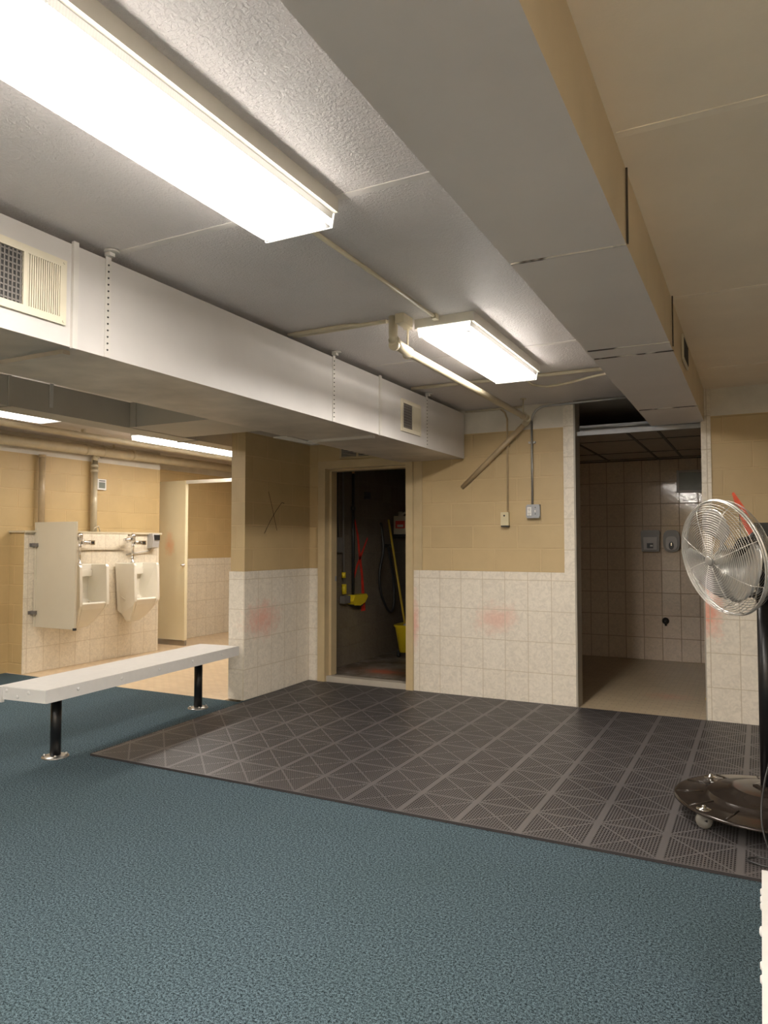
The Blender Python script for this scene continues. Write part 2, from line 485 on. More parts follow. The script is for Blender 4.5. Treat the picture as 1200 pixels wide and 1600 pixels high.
# back wall: left of the door, above it, between door and shower opening, right of the opening
m = MB()
zoned(m, -4.0, -3.87, YB, YB + .15, grow=(0, 0, .01, 0))
m.box(-3.87, -2.86, YB, YB + .15, 2.15, ZB, 0); m.box(-3.87, -2.86, YB, YB + .15, ZB, H, 2)
zoned(m, -2.86, -1.375, YB, YB + .15, grow=(0, 0, .01, 0))
m.box(-1.46, -1.375, YB - .01, YB, ZT, H, 1)
zoned(m, -.385, 1.6, YB, YB + .15, grow=(0, 0, .01, 0))
m.box(-.395, -.325, YB - .01, YB, ZT, H, 1)
wall_back = struct('wall_back', m, W3, 'tan block back wall over cream tile wainscot')
m = MB(); m.box(-1.375, -1.36, YB - .01, YB + .16, 0, H); m.box(-.395, -.385, YB - .005, YB + .16, 0, H)
struct('trim_2', m, 'grey_jamb', 'grey edging down both sides of the shower opening')
# partition wall ending in the pillar-like end
m = MB()
zoned(m, -4.15, -4.0, 5.1, 10.2, grow=(.01, .01, .01, 0))
wall_part = struct('wall_partition', m, W3, 'block partition ending beside the bench, black X on its face')
# left wall
m = MB()
m.box(-7.25, -7.06, -3, 7.2, 0, 2.33, 0); m.box(-7.25, -7.06, -3, 7.2, 2.33, H, 1)
m.box(-7.5, -7.33, 7.2, 10.2, 1.14, 2.38, 0); m.box(-7.5, -7.32, 7.2, 10.2, 0, 1.14, 2); m.box(-7.5, -7.33, 7.2, 10.2, 2.38, H, 1)
m.box(-7.33, -7.25, 7.1, 7.2, 0, H, 0)
struct('wall_left', m, ['block_left', 'white_band', 'tile_pony'], 'tan block wall behind the urinals')
m = MB(); zoned(m, -7.5, -4.0, 10.2, 10.35); struct('wall_far', m, W3, 'far end wall of the washroom')
m = MB(); zoned(m, 1.6, 1.75, -3, YB); struct('wall_right', m, W3)
m = MB(); zoned(m, -7.25, 1.75, -3.15, -3); struct('wall_rear', m, W3)
# shower room
m = MB()
m.box(-2.65, .9, 9.04, 9.15, 0, H); m.box(-2.65, -2.5, YB + .15, 9.04, 0, H); m.box(.9, 1.0, YB + .15, 9.04, 0, H)
m.box(-2.5, -1.375, YB + .15, YB + .16, 0, H); m.box(-.385, .9, YB + .15, YB + .16, 0, H)
struct('wall_shower', m, 'tile_shaded', 'glossy tiled walls of the shower room, shade put into their colour')
# closet lining
m = MB()
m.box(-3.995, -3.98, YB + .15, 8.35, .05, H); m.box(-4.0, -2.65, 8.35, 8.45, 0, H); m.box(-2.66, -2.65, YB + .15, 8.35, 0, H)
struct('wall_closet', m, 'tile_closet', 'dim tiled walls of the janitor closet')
# pony wall carrying the urinals
m = MB()
m.box(-7.06, -6.84, 5.05, 6.965, 0, 1.47, 0); m.box(-6.84, -6.83, 5.05, 6.965, 0, 1.47, 1)
m.box(-6.83, -6.808, 5.62, 6.36, 1.285, 1.47, 1)
m.prism([(5.62, 1.285), (6.36, 1.285), (6.42, 1.34), (6.42, 1.47), (5.62, 1.47)], -6.83, -6.805, 'x', 1)
struct('wall_urinal', m, ['block_left', 'tile_pony'], 'half-height tiled wall carrying the two urinals')
m = MB(); m.box(-7.07, -6.80, 5.03, 6.985, 1.47, 1.492); m.bevel(.003)
struct('trim_3', m, 'pipe_cream', 'cream ledge cap along the half-height urinal wall')
m = MB(); m.box(-2.86, -2.765, YB - .012, YB, ZT, ZB); m.bevel(.003)
struct('trim_20', m, 'jamb_paint', 'tan flat strip between the closet frame and the block wall')
# drop ceiling of the shower room
m = MB(); m.box(-2.5, .9, 6.30, 9.04, 2.345, 2.36)
sc = struct('ceiling', m, 'drop_tile', 'dim suspended tile ceiling inside the shower room')
m = MB()
for x in (-2.2, -1.59, -1.04, -.78, -.17, .44): m.box(x - .012, x + .012, 6.30, 9.04, 2.338, 2.346)
for y in (6.63, 7.24, 8.25, 8.86): m.box(-2.5, .9, y - .006, y + .006, 2.339, 2.346)
m.box(-2.5, .9, 9.02, 9.04, 2.335, 2.346)
struct('trim_4', m, 'grid_dark', 'dark runners of the suspended shower ceiling')
m = MB(); m.box(-1.36, -.395, 6.19, 6.215, 2.262, 2.297); m.box(-1.36, -.395, 6.215, 6.30, 2.29, 2.297)
m.box(-2.5, .9, 6.29, 6.31, 2.29, 2.36)
struct('trim_5', m, 'galv_box', 'metal angle rail across the top of the shower opening')
m = MB(); m.tube([(-1.35, 6.24, 2.325), (-.95, 6.24, 2.33), (-.72, 6.24, 2.325)], .007, 8)
tag(part('conduit', m, 'galv'), 'short bright conduit lying above the shower opening rail', 'conduit')

# ceiling seams
for i, (x0, x1, y) in enumerate([(-2.33, -.74, 2.125), (-.35, 1.6, 2.17), (-.35, 1.6, 3.77), (-2.33, -.74, 4.3), (-.35, 1.6, 5.4)]):
    m = MB(); m.box(x0, x1, y - .016, y + .016, H - .003, H)
    struct('trim_%d' % (i + 6), m, 'seam' if x0 < -1 else 'seam_beige')

# door frame of the closet
fr = MB()
for (x0, x1) in ((-3.88, -3.80), (-2.92, -2.85)):
    fr.box(x0, x1, YB - .035, YB + .17, 0, 2.165)
fr.box(-3.80, -2.92, YB - .035, YB + .17, 2.09, 2.165)
fr.bevel(.004)
fr.box(-3.80, -3.775, YB + .05, YB + .15, .062, 2.09); fr.box(-2.93, -2.92, YB + .05, YB + .15, .062, 2.09); fr.box(-3.80, -2.92, YB + .05, YB + .15, 2.07, 2.09)
dr = struct('door_1', fr, 'jamb_paint', 'tan painted metal door frame of the open closet')
m = MB(); m.box(-3.776, -3.772, YB + .12, YB + .145, .98, 1.03); part('strike_plate', m, 'galv_box', dr)

# marks on the walls (paint strokes)
def stroke(name, parent, pts, wd, mat, nrm):
    """brush stroke lying on a wall: pts on the wall plane, nrm its outward normal"""
    m = MB(); nrm = Vector(nrm); L = []
    P = [Vector(p) for p in pts]
    for i, p in enumerate(P):
        d = (P[min(i + 1, len(P) - 1)] - P[max(i - 1, 0)]).normalized()
        s = d.cross(nrm).normalized()
        ww = wd[i] if isinstance(wd, (list, tuple)) else wd
        L.append((m.bm.verts.new(p + nrm * .0015 + s * ww), m.bm.verts.new(p + nrm * .0015 - s * ww)))
    for a, b in zip(L, L[1:]): m.bm.faces.new((a[0], a[1], b[1], b[0]))
    return part(name, m, mat, parent)
xf = -4.0
stroke('x_mark', wall_part, [(xf, 5.44, 1.83), (xf, 5.50, 1.68), (xf, 5.545, 1.55), (xf, 5.575, 1.475)], .0032, 'black_mark', (1, 0, 0))
stroke('x_mark', wall_part, [(xf, 5.69, 1.735), (xf, 5.65, 1.74), (xf, 5.55, 1.65), (xf, 5.46, 1.55), (xf, 5.38, 1.445)], .0032, 'black_mark', (1, 0, 0))
wc = bpy.data.objects['wall_closet']
xc = -3.98
stroke('spray_mark', wc, [(xc, 7.0, 1.62), (xc, 7.07, 1.45), (xc, 7.11, 1.25), (xc, 7.17, 1.0), (xc, 7.2, .75), (xc, 7.2, .6)],
       [.012, .02, .022, .025, .035, .05], 'red_paint', (1, 0, 0))
stroke('spray_mark', wc, [(xc, 7.30, 1.42), (xc, 7.17, 1.25), (xc, 7.05, 1.1), (xc, 6.98, .95)], [.012, .018, .018, .012], 'red_paint', (1, 0, 0))
yw = YB
stroke('spray_mark', wall_back, [(-.18, yw, 1.74), (-.13, yw, 1.62), (-.07, yw, 1.47), (-.04, yw, 1.34)], [.008, .028, .03, .012], 'orange_paint', (0, -1, 0))
stroke('spray_mark', wall_back, [(.12, yw, 1.52), (.03, yw, 1.44), (-.08, yw, 1.36), (-.2, yw, 1.27), (-.27, yw, 1.17)], [.01, .025, .02, .02, .03], 'orange_paint', (0, -1, 0))

# ------------------------------------------------------------ ducts
def quad_duct(m, a, b, z0, z1, mi_side=0, mi_bot=1):
    """a, b = ((x0, x1), y): ends of a duct that may taper"""
    (ax0, ax1), ya = a; (bx0, bx1), yb = b
    vs = [m.bm.verts.new(p) for p in ((ax0, ya, z0), (ax1, ya, z0), (bx1, yb, z0), (bx0, yb, z0),
                                      (ax0, ya, z1), (ax1, ya, z1), (bx1, yb, z1), (bx0, yb, z1))]
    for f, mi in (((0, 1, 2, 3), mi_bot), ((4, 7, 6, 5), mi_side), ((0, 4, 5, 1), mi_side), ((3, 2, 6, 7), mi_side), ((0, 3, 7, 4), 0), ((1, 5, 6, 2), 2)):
        m.bm.faces.new([vs[i] for i in f]).material_index = mi
def seam_groove(): pass
# white duct on the left
ld = thing('air_duct', 'long white painted sheet metal duct above the closet door, two vents in its side', 'duct', (-2.68, -1.0, 2.11))
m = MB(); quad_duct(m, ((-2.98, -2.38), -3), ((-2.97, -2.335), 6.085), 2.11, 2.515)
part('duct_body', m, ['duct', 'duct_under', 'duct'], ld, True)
def lx(y): return -2.38 + (y + 3) / 9.11 * .045
for y in (-1.0, .5, 1.93, 4.47):
    m = MB(); x = lx(y); m.box(x, x + .014, y - .012, y + .012, 2.105, 2.525); part('drive_cleat', m, 'strap', ld, True)
    m = MB(); m.box(-2.95, x - .05, y - .004, y + .03, 2.093, 2.11); part('drive_cleat', m, 'duct_under' if y < 4 else 'strap', ld, True)
m = MB(); m.prism([(-3.05, 4.2), (-2.93, 4.2), (-2.93, 4.6), (-3.0, 4.62)], 2.10, 2.108, 'z'); part('seam_flange', m, 'strap', ld, True)
for y in (.2, 2.095, 3.86, 5.27):
    m = MB(); x = lx(y)
    m.box(x + .001, x + .004, y - .014, y + .014, 2.11, 2.53)
    m.lathe([(.03, 0), (.03, .008)], 16, (x + .02, y, H - .010))
    m.box(x - .005, x + .025, y - .014, y + .014, 2.525, 2.545)
    for k in range(14): m.lathe([(.0042, 0), (.003, .0035)], 8, (x + .004, y, 2.14 + k * .027), 'x', 1)
    part('hanger_strap', m, ['strap', 'dark_hole'], ld, True)
def register(name, parent, x, y0, y1, z0, z1, split, dark_first, nl):
    """two-way register: frame, dark damper half and louvred half"""
    f = MB(); b = .028; t0 = x; t1 = x + .012
    f.box(t0, t1, y0, y1, z0, z0 + b); f.box(t0, t1, y0, y1, z1 - b, z1)
    f.box(t0, t1, y0, y0 + b, z0 + b, z1 - b); f.box(t0, t1, y1 - b, y1, z0 + b, z1 - b)
    f.box(t0, t1, split - .008, split + .008, z0 + b, z1 - b)
    for zz in (z0 + .012, z1 - .012):
        f.lathe([(.005, 0), (.004, .003)], 10, (t1, y0 + .012, zz), 'x'); f.lathe([(.005, 0), (.004, .003)], 10, (t1, y1 - .012, zz), 'x')
    fo = part(name, f, 'cream_grille', parent, True)
    g = MB(); g.box(x + .0005, x + .002, y0 + b, y1 - b, z0 + b, z1 - b); part('damper', g, 'dark_hole', fo, True)
    g = MB()
    n = nl; a, c = split + .008, y1 - b
    for k in range(n):
        yy = a + (k + .5) * (c - a) / n; g.box(x + .003, x + .010, yy - (c - a) / n * .3, yy + (c - a) / n * .3, z0 + b, z1 - b)
    part('louvers', g, 'cream_grille', fo, True)
    g = MB(); a, c = y0 + b, split - .008; n2 = max(6, int((c - a) / .016))
    for k in range(n2):
        yy = a + (k + .5) * (c - a) / n2; g.box(x + .003, x + .006, yy - .0028, yy + .0028, z0 + b, z1 - b)
    for k in range(9):
        zz = z0 + b + (k + .5) * (z1 - z0 - 2 * b) / 9; g.box(x + .002, x + .005, a, c, zz - .003, zz + .003)
    part('damper_grid', g, 'soap_grey', fo, True)
register('vent_register', ld, lx(1.7), 1.47, 1.89, 2.185, 2.435, 1.715, True, 15)
register('vent_register', ld, lx(5.0), 4.80, 5.14, 2.185, 2.425, 5.0, True, 12)
# wide soffit duct
sd = thing('soffit_duct', 'wide pale grey boxed duct running overhead to the shower opening', 'duct', (-.55, -1.0, 2.3))
m = MB(); quad_duct(m, ((-.70, -.345), -3), ((-.765, -.37), 6.17), 2.30, H)
part('duct_body', m, ['duct_soffit', 'duct_soffit', 'duct_beige'], sd, True)
for y, dy in ((2.36, .01), (3.62, .004), (3.79, .004), (5.4, 0)):
    m = MB(); x0 = -.733 - (y - 2.4) / 4 * .02
    m.prism([(x0, y - .004), (-.36, y - .004 + dy), (-.36, y + .004 + dy), (x0, y + .006)], 2.2955, 2.30, 'z')
    part('joint', m, 'crack', sd, True)
for y in (2.37, 3.72):
    m = MB(); m.box(-.358, -.352, y - .004, y + .004, 2.30, 2.545); part('joint', m, 'grid_dark', sd, True)
m = MB(); m.box(-.362, -.352, 4.25, 4.55, 2.36, 2.50); g = part('vent_register', m, 'cream_grille', sd, True)
m = MB()
for k in range(9): m.box(-.3525, -.350, 4.27 + k * .03, 4.285 + k * .03, 2.375, 2.485)
part('louvers', m, 'dark_hole', g, True)
# washroom duct
wd = thing('air_duct', 'grey duct in the washroom ceiling with a branch joining the white duct', 'duct', (-4.7, 4.0, 2.26))
m = MB(); m.box(-4.60, -4.38, -3, 10.1, 2.26, 2.46); part('duct_body', m, 'duct_grey', wd, True)
m = MB(); m.box(-4.38, -2.98, 4.14, 4.75, 2.265, 2.455); part('branch_duct', m, 'duct_grey', wd, True)
for y in (1.5, 3.1, 4.9, 6.6):
    m = MB(); m.box(-4.379, -4.370, y - .01, y + .01, 2.255, 2.462); m.box(-4.6, -4.37, y - .006, y + .006, 2.252, 2.26); part('drive_cleat', m, 'duct_grey', wd, True)
for y in (1.0, 3.42):
    m = MB(); m.box(-4.378, -4.373, y - .014, y + .014, 2.30, H - .001); part('hanger_strap', m, 'strap', wd, True)
m = MB(); m.box(-4.37, -4.31, 4.128, 4.14, 2.262, 2.458); part('corner_collar', m, 'duct_grey', wd, True)

# ------------------------------------------------------------ lights
def fixture(label, xc, y0, y1, strength, rot=0.0, group='ceiling lights', zl=2.45, clips=True):
    yc = (y0 + y1) / 2; L = y1 - y0
    th = thing('ceiling_light', label, 'light', (xc, yc, zl), rot, group)
    hw = .158
    m = MB(); m.box(-hw - .009, hw + .009, -L / 2, L / 2, .048, H - zl); m.bevel(.003)
    part('housing', m, 'white_fixture', th)
    m = MB(); hb = .139; hw = .152
    # wraparound lens: sloped sides
    m.prism([(-hw + .004, .048), (-hb - .005, .026), (-hb, .004), (-hb + .006, 0), (hb - .006, 0), (hb, .004), (hb + .005, .026), (hw - .004, .048)], -L / 2 + .004, L / 2 - .004, 'y')
    d = part('diffuser', m, lens_mat('diffuser_glow', L, xc, hw, strength), th)
    for s in (-1, 1):
        e = MB(); e.prism([(-hw + .002, .05), (-hb - .002, 0), (hb + .002, 0), (hw - .002, .05)], s * L / 2 - .004, s * L / 2 + .004, 'y')
        part('end_cap', e, M['end_glow'], th)
    return th
t = NT('end_cap_glow'); t.set((.75, .73, .66), .3)
t.b.inputs['Emission Color'].default_value = (1, .95, .85, 1); t.b.inputs['Emission Strength'].default_value = .35
M['end_glow'] = t.m
fixture('long ceiling light, nearest and largest, left of the wide soffit duct', -1.445, -.31, 2.13, LENS_E)
fixture('short ceiling light above the closet and shower, next to the angled drain pipe', -1.455, 3.50, 4.77, LENS_E, .0)
fixture('washroom ceiling light farther from the partition, cut by the left picture edge', -5.70, 2.0, 4.45, LENS_E * .65)
fixture('washroom ceiling light running behind the partition end', -5.77, 5.62, 8.06, LENS_E * .65)
fixture('unseen fill light added behind the viewer, in line with the main row', -1.445, -2.85, -.60, LENS_E)  # added lamp out of view, brightens the otherwise too dark room
fixture('unseen fill light added behind the viewer, right of the wide soffit duct', .75, -2.6, -.20, LENS_E)  # added out-of-view fill for the right-hand side of the room
fixture('unseen fill light added behind the viewer, over the left bench side', -3.6, -2.6, -.20, LENS_E)  # another unseen lamp, added as fill on the left side

# ------------------------------------------------------------ pipes and conduits on the ceiling
dp = thing('drain_pipe', 'thick cream pipe dropping from ceiling and angling into the tan back wall', 'pipe', (-1.70, 3.42, 2.40))
m = MB(); m.tube([(-1.70, 3.40, H), (-1.70, 3.40, 2.47)] + arc((-1.70, 3.45, 2.46), .05, PI, 1.5 * PI, (0, 1, 0), (0, 0, 1), 5) + [(-1.71, 3.55, 2.41), (-1.72, 5.95, 2.405)], .024, 16)
part('long_run', m, 'pipe_cream', dp, True)
m = MB(); m.tube([(-1.715, 5.93, 2.405), (-1.725, 5.985, 2.40), (-1.76, 6.02, 2.37)], .029, 16); part('elbow', m, 'pipe_cream', dp, True)
m = MB(); m.tube([(-1.70, 3.40, 2.43), (-1.70, 3.46, 2.41), (-1.71, 3.62, 2.41)], .029, 16)
part('elbow', m, 'pipe_cream', dp, True)
m = MB(); m.tube([(-1.75, 6.02, 2.38), (-2.374, 6.14, 1.856)], .023, 16); part('angled_run', m, 'pipe_tan', dp, True)
m = MB(); m.lathe([(.028, 0), (.028, .025), (.012, .025), (.012, .035)], 16, (-1.70, 3.40, 2.40), 'y'); m.xf(Matrix.Identity(4)); part('cleanout_cap', m, 'pipe_cream', dp, True)
for y in (3.62, 5.84):
    m = MB(); m.tube([(-1.72, y, 2.43), (-1.72, y, H)], .006, 8); m.tube([(-1.72 + .03 * math.cos(a), y, 2.407 + .03 * math.sin(a)) for a in [2 * PI * k / 16 for k in range(16)]], .004, 6, closed=True)
    m.lathe([(.025, 0), (.025, .006)], 12, (-1.72, y, H - .006)); part('pipe_hanger', m, 'pipe_cream', dp, True)

def conduit(label, pts, r, mat, straps=(), cat='conduit'):
    m = MB(); m.tube(pts, r, 12)
    o = tag(part('conduit', m, mat), label, cat)
    for (p, n) in straps:
        s = MB(); p = Vector(p)
        s.box(p.x - n[0], p.x + n[0], p.y - n[1], p.y + n[1], p.z - n[2], p.z + n[2]); part('strap', s, mat, o)
    return o
conduit('thin cream conduit running along the ceiling between the two main room lights', [(-1.485, 2.13, 2.535), (-1.487, 3.49, 2.535)], .010, 'pipe_cream', [((-1.487, 3.46, 2.535), (.014, .02, .014))])
conduit('upper thin cream conduit from the white duct to the ceiling junction box', [(-2.36, 3.44, 2.538), (-2.1, 3.44, 2.538), (-1.74, 3.43, 2.538)], .008, 'pipe_cream')
conduit('lower thin cream conduit from the white duct to the ceiling junction box', [(-2.36, 3.385, 2.535), (-1.95, 3.385, 2.535), (-1.9, 3.40, 2.53), (-1.74, 3.40, 2.53)], .011, 'pipe_cream')
m = MB(); m.box(-1.67, -1.62, 3.36, 3.47, 2.50, H - .001); m.bevel(.004)
tag(part('junction_box', m, 'pipe_cream'), 'cream metal junction box on ceiling beside the short light', 'electrical box')
conduit('straight cream conduit crossing the ceiling behind the short light', [(-2.34, 4.99, 2.533), (-.77, 5.02, 2.533)], .013, 'pipe_cream')
conduit('bent cream cable drooping from the short light to the soffit duct', [(-1.46, 4.77, 2.525), (-1.44, 5.12, 2.497), (-1.36, 5.22, 2.494), (-1.2, 5.17, 2.494), (-1.02, 5.06, 2.495), (-.86, 4.99, 2.497), (-.775, 4.94, 2.499)], .009, 'pipe_cream')
conduit('thin cream conduit along the top of the back wall beside the white duct', [(-2.33, 6.115, 2.535), (-1.80, 6.115, 2.535)], .009, 'pipe_cream')

# outlet boxes
conduit('grey conduit rising from the outlet box and bending along the shower opening', [(-1.725, 6.105, 1.68), (-1.725, 6.105, 2.40)] + arc((-1.60, 6.105, 2.40), .125, PI, PI / 2, (1, 0, 0), (0, 0, 1), 8) + [(-1.3, 6.105, 2.53), (-.76, 6.10, 2.538)], .010, 'galv', [((-1.725, 6.113, 2.22), (.03, .012, .008))])
conduit('tan conduit rising from the small beige box toward the drain pipe', [(-1.945, 6.112, 1.62), (-1.945, 6.112, 2.36), (-1.945, 6.112, 2.44), (-1.965, 6.112, 2.5), (-2.0, 6.112, 2.53)], .008, 'pipe_tan', [((-1.945, 6.118, 2.2), (.02, .008, .006))])
ob = thing('outlet_box', 'grey metal outlet box with a white receptacle on the tan wall', 'outlet', (-1.715, 6.13, 1.57))
m = MB(); c = .014
m.prism([(-.055, 0), (.055, 0), (.055, .115), (-.055, .115)], -.045, 0, 'y'); m.bevel(.008); part('box', m, 'galv_box', ob)
m = MB(); m.prism([(-.06, .016), (-.046, 0), (.046, 0), (.06, .016), (.06, .1), (.046, .116), (-.046, .116), (-.06, .1)], -.05, -.045, 'y')
part('cover_plate', m, 'galv_box', ob)
m = MB(); m.box(-.048, -.012, -.054, -.05, .022, .094); m.bevel(.003); rc = part('receptacle', m, 'white_plastic', ob)
m = MB()
for zc in (.04, .076):
    m.box(-.038, -.035, -.0555, -.0535, zc - .006, zc + .006); m.box(-.026, -.023, -.0555, -.0535, zc - .006, zc + .006); m.lathe([(.003, 0), (.003, .002)], 8, (-.03, -.0555, zc - .013), 'y')
part('socket_slots', m, 'black_plastic', rc)
m = MB(); m.box(.018, .026, -.062, -.05, .05, .068); part('toggle', m, 'white_plastic', ob)
m = MB()
for z in (.035, .09):
    m = MB(); m.lathe([(.004, 0), (.004, .003)], 8, (.022, -.053, z), 'y'); part('screw', m, 'black_plastic', ob)
bb = thing('switch_box', 'small beige metal box at the end of the tan conduit', 'electrical box', (-1.965, 6.13, 1.51))
m = MB(); m.box(-.035, .035, -.05, 0, 0, .115); m.bevel(.003); part('box', m, 'beige_box', bb)
m = MB(); m.lathe([(.008, 0), (.008, .003)], 12, (-.002, -.053, .085), 'y'); part('key_hole', m, 'black_plastic', bb)
m = MB(); m.box(-.033, .033, -.048, -.004, -.012, 0); part('lower_lip', m, 'black_plastic', bb)

# vent grille above the closet door
vg = thing('wall_vent', 'dark louvred vent above the closet door under the white duct', 'vent', (-3.45, YB, 2.18))
m = MB(); m.box(-.20, .24, -.012, 0, .0, .018); m.box(-.20, .24, -.012, 0, .14, .158); m.box(-.20, -.18, -.012, 0, .018, .14); m.box(.22, .24, -.012, 0, .018, .14); m.box(-.01, .01, -.012, 0, .018, .14)
part('frame', m, 'jamb_paint', vg)
m = MB(); m.box(-.18, .22, -.004, -.001, .018, .14); part('backing', m, 'dark_hole', vg)
m = MB()
for k in range(8): m.box(-.18, .22, -.009, -.005, .024 + k * .015, .029 + k * .015)
part('louvers', m, 'duct_under', vg)

# ------------------------------------------------------------ washroom pipes
wp = thing('water_pipe', 'thick cream pipe running along the top of the washroom wall', 'pipe', (-6.93, 4.0, 2.42))
m = MB(); m.tube([(-6.93, -2.9, 2.38), (-6.93, 4.8, 2.432), (-6.93, 9.9, 2.478)], .056, 18); part('pipe_run', m, 'pipe_cream', wp, True)
for y in (5.9, 6.15, 6.6):
    m = MB(); m.tube([(-6.93, y - .025, 2.436 + (y - 4.8) * .009), (-6.93, y + .025, 2.437 + (y - 4.8) * .009)], .062, 18); part('coupling', m, 'pipe_cream', wp, True)
for y in (3.0, 6.3):
    m = MB(); m.box(-6.935, -6.925, y - .012, y + .012, 2.47, H); part('pipe_hanger', m, 'pipe_cream', wp, True)
for lab, y, mt, r, zt in (('tan vertical pipe standing behind the urinal screen', 5.37, 'pipe_tan', .034, 2.40),
                          ('cream vertical pipe dropping beside the thermostat', 6.08, 'pipe_cream', .036, 2.42)):
    vp = thing('vertical_pipe', lab, 'pipe', (-7.0, y, 1.49))
    m = MB(); pts = [(-7.0, y, 1.492), (-7.0, y, zt - .08)]
    if y > 6: pts += arc((-6.94, y, zt - .08), .06, PI, PI * .6, (1, 0, 0), (0, 0, 1), 4)
    m.tube(pts, r, 16); part('pipe_run', m, mt, vp, True)
    for z in ((2.2, 2.26) if y > 6 else (2.3,)):
        m = MB(); m.tube([(-7.0, y, z), (-7.0, y, z + .03)], r + .008, 16); part('coupling', m, mt, vp, True)
    if y > 6:
        m = MB(); m.tube([(-6.98, y - .03, 1.492), (-6.96, y - .02, 1.54), (-6.95, y + .03, 1.56), (-6.95, y + .05, 1.50)], .008, 8); part('wire_loop', m, 'pipe_cream', vp, True)
conduit('nearer of two cream pipes hung below the washroom ceiling', [(-6.28, -2.5, 2.49), (-6.28, 9.8, 2.49)], .03, 'pipe_cream', [((-6.28, 5.3, 2.52), (.02, .012, .029)), ((-6.28, 6.6, 2.52), (.02, .012, .029))], 'pipe')
conduit('thinner cream pipe above the urinals, hugging the washroom ceiling', [(-6.55, -2.5, 2.52), (-6.55, 9.8, 2.52)], .018, 'pipe_cream', [], 'pipe')

# thermostat
th = thing('thermostat', 'white wall thermostat with a grey display above the urinals', 'thermostat', (-7.06, 6.22, 2.0))
m = MB(); m.box(0, .03, -.065, .065, 0, .13); m.bevel(.008); part('case', m, 'white_plastic', th)
m = MB(); m.box(.03, .033, -.045, .045, .02, .092); part('display', m, 'lcd', th)
m = MB(); m.box(.03, .033, -.045, .045, .104, .114); part('slot', m, 'black_plastic', th)

# ------------------------------------------------------------ urinals
def make_urinal(label, y):
    u = thing('urinal', label, 'urinal', (-6.804, y, .42), 0, 'urinals on the half-height wall')
    z0 = .42
    prof_side = [(0, 1.125), (.30, 1.125), (.315, 1.10), (.33, .72), (.325, .68), (.30, .64), (.20, .50), (.13, .43), (.06, .43), (.05, .52), (0, .56)]
    prof_mid = [(0, 1.125), (.085, 1.125), (.085, 1.06), (.055, .98), (.05, .80), (.07, .735), (.13, .705), (.25, .695), (.300, .715), (.322, .70), (.30, .64), (.20, .50), (.13, .43), (.06, .43), (.05, .52), (0, .56)]
    def hw(z, x):
        if z > .66: return .20
        k = max(0, (z - .43) / .23)
        return .075 + .125 * k ** .8
    m = MB()
    def slab(prof, fa, fb):
        A = [m.bm.verts.new((x, fa(hw(z, x)), z - z0)) for x, z in prof]; B = [m.bm.verts.new((x, fb(hw(z, x)), z - z0)) for x, z in prof]
        n = len(prof); m.bm.faces.new(A[::-1]); m.bm.faces.new(B)
        for i in range(n): m.bm.faces.new((A[i], A[(i + 1) % n], B[(i + 1) % n], B[i]))
    slab(prof_side, lambda h: -h, lambda h: -h + .04 * h / .2)
    slab(prof_side, lambda h: h - .04 * h / .2, lambda h: h)
    slab(prof_mid, lambda h: -h + .0395 * h / .2, lambda h: h - .0395 * h / .2)
    o = part('bowl', m, 'porcelain', u)
    bv = o.modifiers.new('b', 'BEVEL'); bv.width = .012; bv.segments = 3; bv.limit_method = 'ANGLE'; bv.angle_limit = .6
    m = MB(); m.prism([(-.15, .985 - z0), (.15, .985 - z0), (.15, 1.0 - z0), (-.15, 1.0 - z0)], .055, .085, 'x')
    m.box(.03, .10, -.155, .155, .99 - z0, 1.06 - z0); m.bevel(.008); part('spreader', m, 'porcelain', u)
    m = MB(); m.lathe([(.022, 0), (.020, .006), (.008, .010)], 16, (.17, .05, .70 - z0)); part('drain_screen', m, 'chrome', u)
    # flush valve
    f = MB()
    f.lathe([(.032, 0), (.028, .012), (.014, .022), (.014, .18), (.020, .185), (.020, .21), (.016, .215), (.016, .25), (.028, .255), (.032, .275), (.030, .30), (.034, .305), (.034, .325), (.026, .345), (.006, .352)], 20, (.085, -.01, 1.125 - z0))
    v = part('flush_valve', f, 'chrome', u)
    f = MB(); f.lathe([(.018, -.085), (.018, -.03), (.026, -.025), (.026, .0), (.02, .004)], 18, (.085, -.06, 1.40 - z0), 'y'); f.lathe([(.016, 0), (.018, .085)], 16, (.0, -.01, 1.40 - z0), 'x')
    f.lathe([(.03, 0), (.028, .012)], 16, (0, -.01, 1.40 - z0), 'x'); part('supply_stop', f, 'chrome', v)
    f = MB(); f.lathe([(.026, 0), (.028, .03), (.022, .055), (.018, .10), (.02, .104)], 18, (.10, .01, 1.365 - z0), 'y'); f.box(.07, .13, .10, .16, 1.34 - z0, 1.39 - z0); part('sensor_head', f, 'chrome', v)
    f = MB(); f.box(.128, .132, .112, .148, 1.352 - z0, 1.380 - z0); part('sensor_eye', f, 'black_plastic', v)
    return u
make_urinal('right-hand white urinal beside the soap dispenser, fully visible', 6.43)
make_urinal('left-hand white urinal half hidden behind the privacy screen', 5.66)
# soap dispenser
sp = thing('soap_dispenser', 'grey soap dispenser at the right end of the urinal wall', 'dispenser', (-6.83, 6.82, 1.29))
m = MB(); m.prism([(0, 0), (.085, .02), (.10, .12), (.085, .19), (0, .19)], -.055, .055, 'y'); m.bevel(.008); part('body', m, 'soap_light', sp)
m = MB(); m.box(.07, .108, -.035, .05, .11, .175); m.bevel(.006); part('window', m, 'black_plastic', sp)
m = MB(); m.tube([(.03, -.02, 0), (.03, -.04, -.02), (.02, -.33, -.06), (.0, -.40, -.07)], .006, 8); part('supply_tube', m, 'steel', sp)

